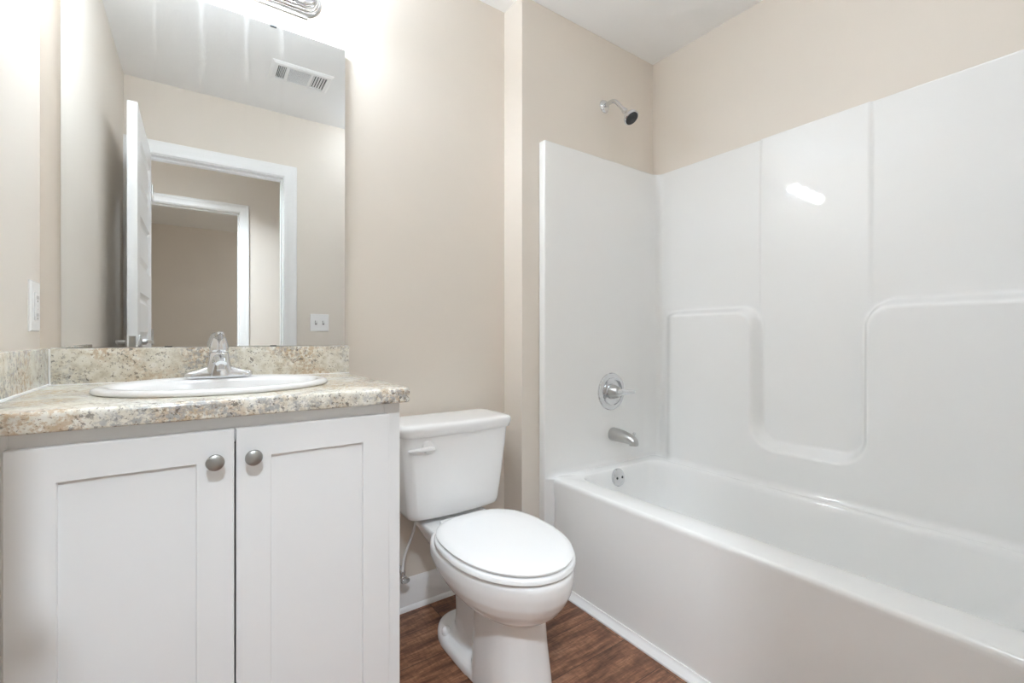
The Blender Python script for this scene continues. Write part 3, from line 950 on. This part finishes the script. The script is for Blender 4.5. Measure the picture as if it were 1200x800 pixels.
# ================================================================== SWITCHES, VENT, ADDED FILL LAMPS
def wall_plate(name, label, origin, axis_u, axis_n, w, h, toggles):
    """plate centred at origin; u = horizontal direction along the wall, n = out of the wall"""
    t = thing(name, label, 'switch' if name.startswith('light') else 'outlet', origin)
    o, u, nn, up = Vector(origin), Vector(axis_u), Vector(axis_n), Vector((0, 0, 1))
    R = lambda hw, hh, d, c=(0, 0): [o + u * (c[0] + sx * hw) + up * (c[1] + sz * hh) + nn * d for sx, sz in ((-1, -1), (1, -1), (1, 1), (-1, 1))]
    bm = B(); loft(bm, [R(w / 2, h / 2, 0), R(w / 2, h / 2, .003), R(w / 2 - .003, h / 2 - .003, .006)]); p = obj('plate', bm, M['plastic'], t, smooth=False)
    return t, R, p, o, u, nn
t, R, p, o, u, nn = wall_plate('light_switch', 'white double toggle switch plate beside the doorway, seen in the mirror', (.685, YO, 1.115), (1, 0, 0), (0, 1, 0), .116, .114, 2)
for sx in (-.023, .023):
    b = B(); loft(b, [R(.0065, .0135, .0058, (sx, 0)), R(.0065, .0135, .0064, (sx, 0))]); f = obj('toggle_slot', b, M['slot'], p, smooth=False)
    b = B(); loft(b, [R(.0042, .007, .006, (sx, .001)), R(.0040, .0055, .013, (sx, .006)), R(.0034, .004, .017, (sx, .009))]); obj('toggle', b, M['plastic'], p, smooth=False)
t, R, p, o, u, nn = wall_plate('wall_outlet', 'white wall outlet plate on the left wall above the side splash', (XL, 1.577, 1.103), (0, 1, 0), (1, 0, 0), .080, .122, 0)
b = B(); loft(b, [R(.0168, .0335, .0055), R(.0168, .0335, .0085), R(.0155, .032, .0092)]); f = obj('receptacle', b, M['plastic'], t, smooth=False)
for cz in (-.021, .021):
    b = B()
    for cx in (-.006, .006): loft(b, [R(.0011, .0042, .0088, (cx, cz)), R(.0011, .0042, .0095, (cx, cz))])
    loft(b, [R(.0022, .0022, .0088, (0, cz - .0085)), R(.0022, .0022, .0095, (0, cz - .0085))])
    obj('socket_slots', b, M['shade'], f, smooth=False)
b = B(); loft(b, [R(.0068, .0034, .009, (0, .0045)), R(.0064, .003, .0102, (0, .0045))]); loft(b, [R(.0068, .0034, .009, (0, -.0045)), R(.0064, .003, .0102, (0, -.0045))]); obj('test_button', b, M['plastic'], f, smooth=False)

vx0, vx1, vy0, vy1 = .333, .632, .462, .661
vt = thing('ceiling_vent', 'white metal air register with louvers on the bathroom ceiling', 'vent', ((vx0 + vx1) / 2, (vy0 + vy1) / 2, ZC))
b = B()
def rect(i, z): return [Vector((vx0 + i, vy0 + i, z)), Vector((vx1 - i, vy0 + i, z)), Vector((vx1 - i, vy1 - i, z)), Vector((vx0 + i, vy1 - i, z))]
loft(b, [rect(0, ZC), rect(.001, ZC - .003), rect(.012, ZC - .010), rect(.030, ZC - .011), rect(.030, ZC - .002)], True, False, False)
ym0, ym1 = vy0 + .030, vy1 - .030
for xa, xb in ((.405, .418), (.520, .533)): box(b, xa, xb, ym0, ym1, ZC - .011, ZC - .002)
obj('frame', b, M['trim'], vt, smooth=False)
b = B(); box(b, vx0 + .028, vx1 - .028, vy0 + .028, vy1 - .028, ZC - .0025, ZC - .0005); obj('backing', b, M['shade'], vt, smooth=False)
def louvre(bm, p0, p1, wdir, w=.0075, t=.0010, tilt=45):
    p0, p1, wd = Vector(p0), Vector(p1), Vector(wdir)
    wv = wd * cos(radians(tilt)) * w + Vector((0, 0, -1)) * sin(radians(tilt)) * w
    tv = (p1 - p0).normalized().cross(wv).normalized() * t
    loft(bm, [[p + wv * .5 + tv, p + wv * .5 - tv, p - wv * .5 - tv, p - wv * .5 + tv] for p in (p0, p1)])
zz = ZC - .0065
for i in range(6):
    x = .370 + i * .0068
    b = B(); louvre(b, (x, ym0, zz), (x, ym1, zz), (1, 0, 0), tilt=88, w=.006); obj('louver', b, M['trim'], vt, smooth=False)
for i in range(15):
    y = ym0 + .005 + i * (ym1 - ym0 - .010) / 14
    b = B(); louvre(b, (.418, y, zz), (.520, y, zz), (0, 1, 0), tilt=88, w=.0035); obj('louver', b, M['trim'], vt, smooth=False)
for i in range(5):
    x = .5395 + i * .0132
    b = B(); louvre(b, (x, ym0, zz), (x, ym1, zz), (1, 0, 0), w=.008); obj('louver', b, M['trim'], vt, smooth=False)
b = B(); box(b, .367, .370, ym0 + .02, ym0 + .03, ZC - .022, ZC - .01, .0005, 1); obj('damper_tab', b, M['trim'], vt, smooth=False)

for lb, lx, ly, mt, sc_ in (('round white flush ceiling light over the bathroom floor', 1.02, .36, 'dome3', .78),  # invented lamp giving the bathroom extra fill
                      ('round white flush light on the ceiling of the room across the hall', 1.5, -2.6, 'dome2', 1.0)):  # invented lamp to brighten the far room
    t = thing('ceiling_light', lb, 'light fixture', (lx, ly, ZC))
    b = B(); lathe(b, [(r_ * sc_, h_) for r_, h_ in ((.175, 0), (.175, .012), (.165, .02), (.16, .02))], (lx, ly, ZC), (0, 0, -1), 48); obj('rim', b, M['brushed'], t)
    b = B(); lathe(b, [(r_ * sc_, h_) for r_, h_ in ((.158, .018), (.155, .04), (.135, .065), (.10, .082), (.05, .091), (0, .094))], (lx, ly, ZC), (0, 0, -1), 48); obj('dome', b, M[mt], t)
t = thing('ceiling_downlight', 'white cylinder downlight on the hallway ceiling outside the bathroom door', 'light fixture', (-.10, -.42, ZC))  # invented lamp sending fill through the doorway onto the bathroom's lower half
b = B(); lathe(b, [(.105, 0), (.105, .115), (.102, .118), (.098, .115), (.096, .045), (0, .045)], (-.10, -.42, ZC), (0, 0, -1), 48, True, False); obj('housing', b, M['trim'], t)  # deep housing shaped to keep direct light off the upper hall wall
b = B(); lathe(b, [(.090, .046), (.090, .050), (.06, .054), (0, .056)], (-.10, -.42, ZC), (0, 0, -1), 48); obj('lens', b, M['dome'], t)
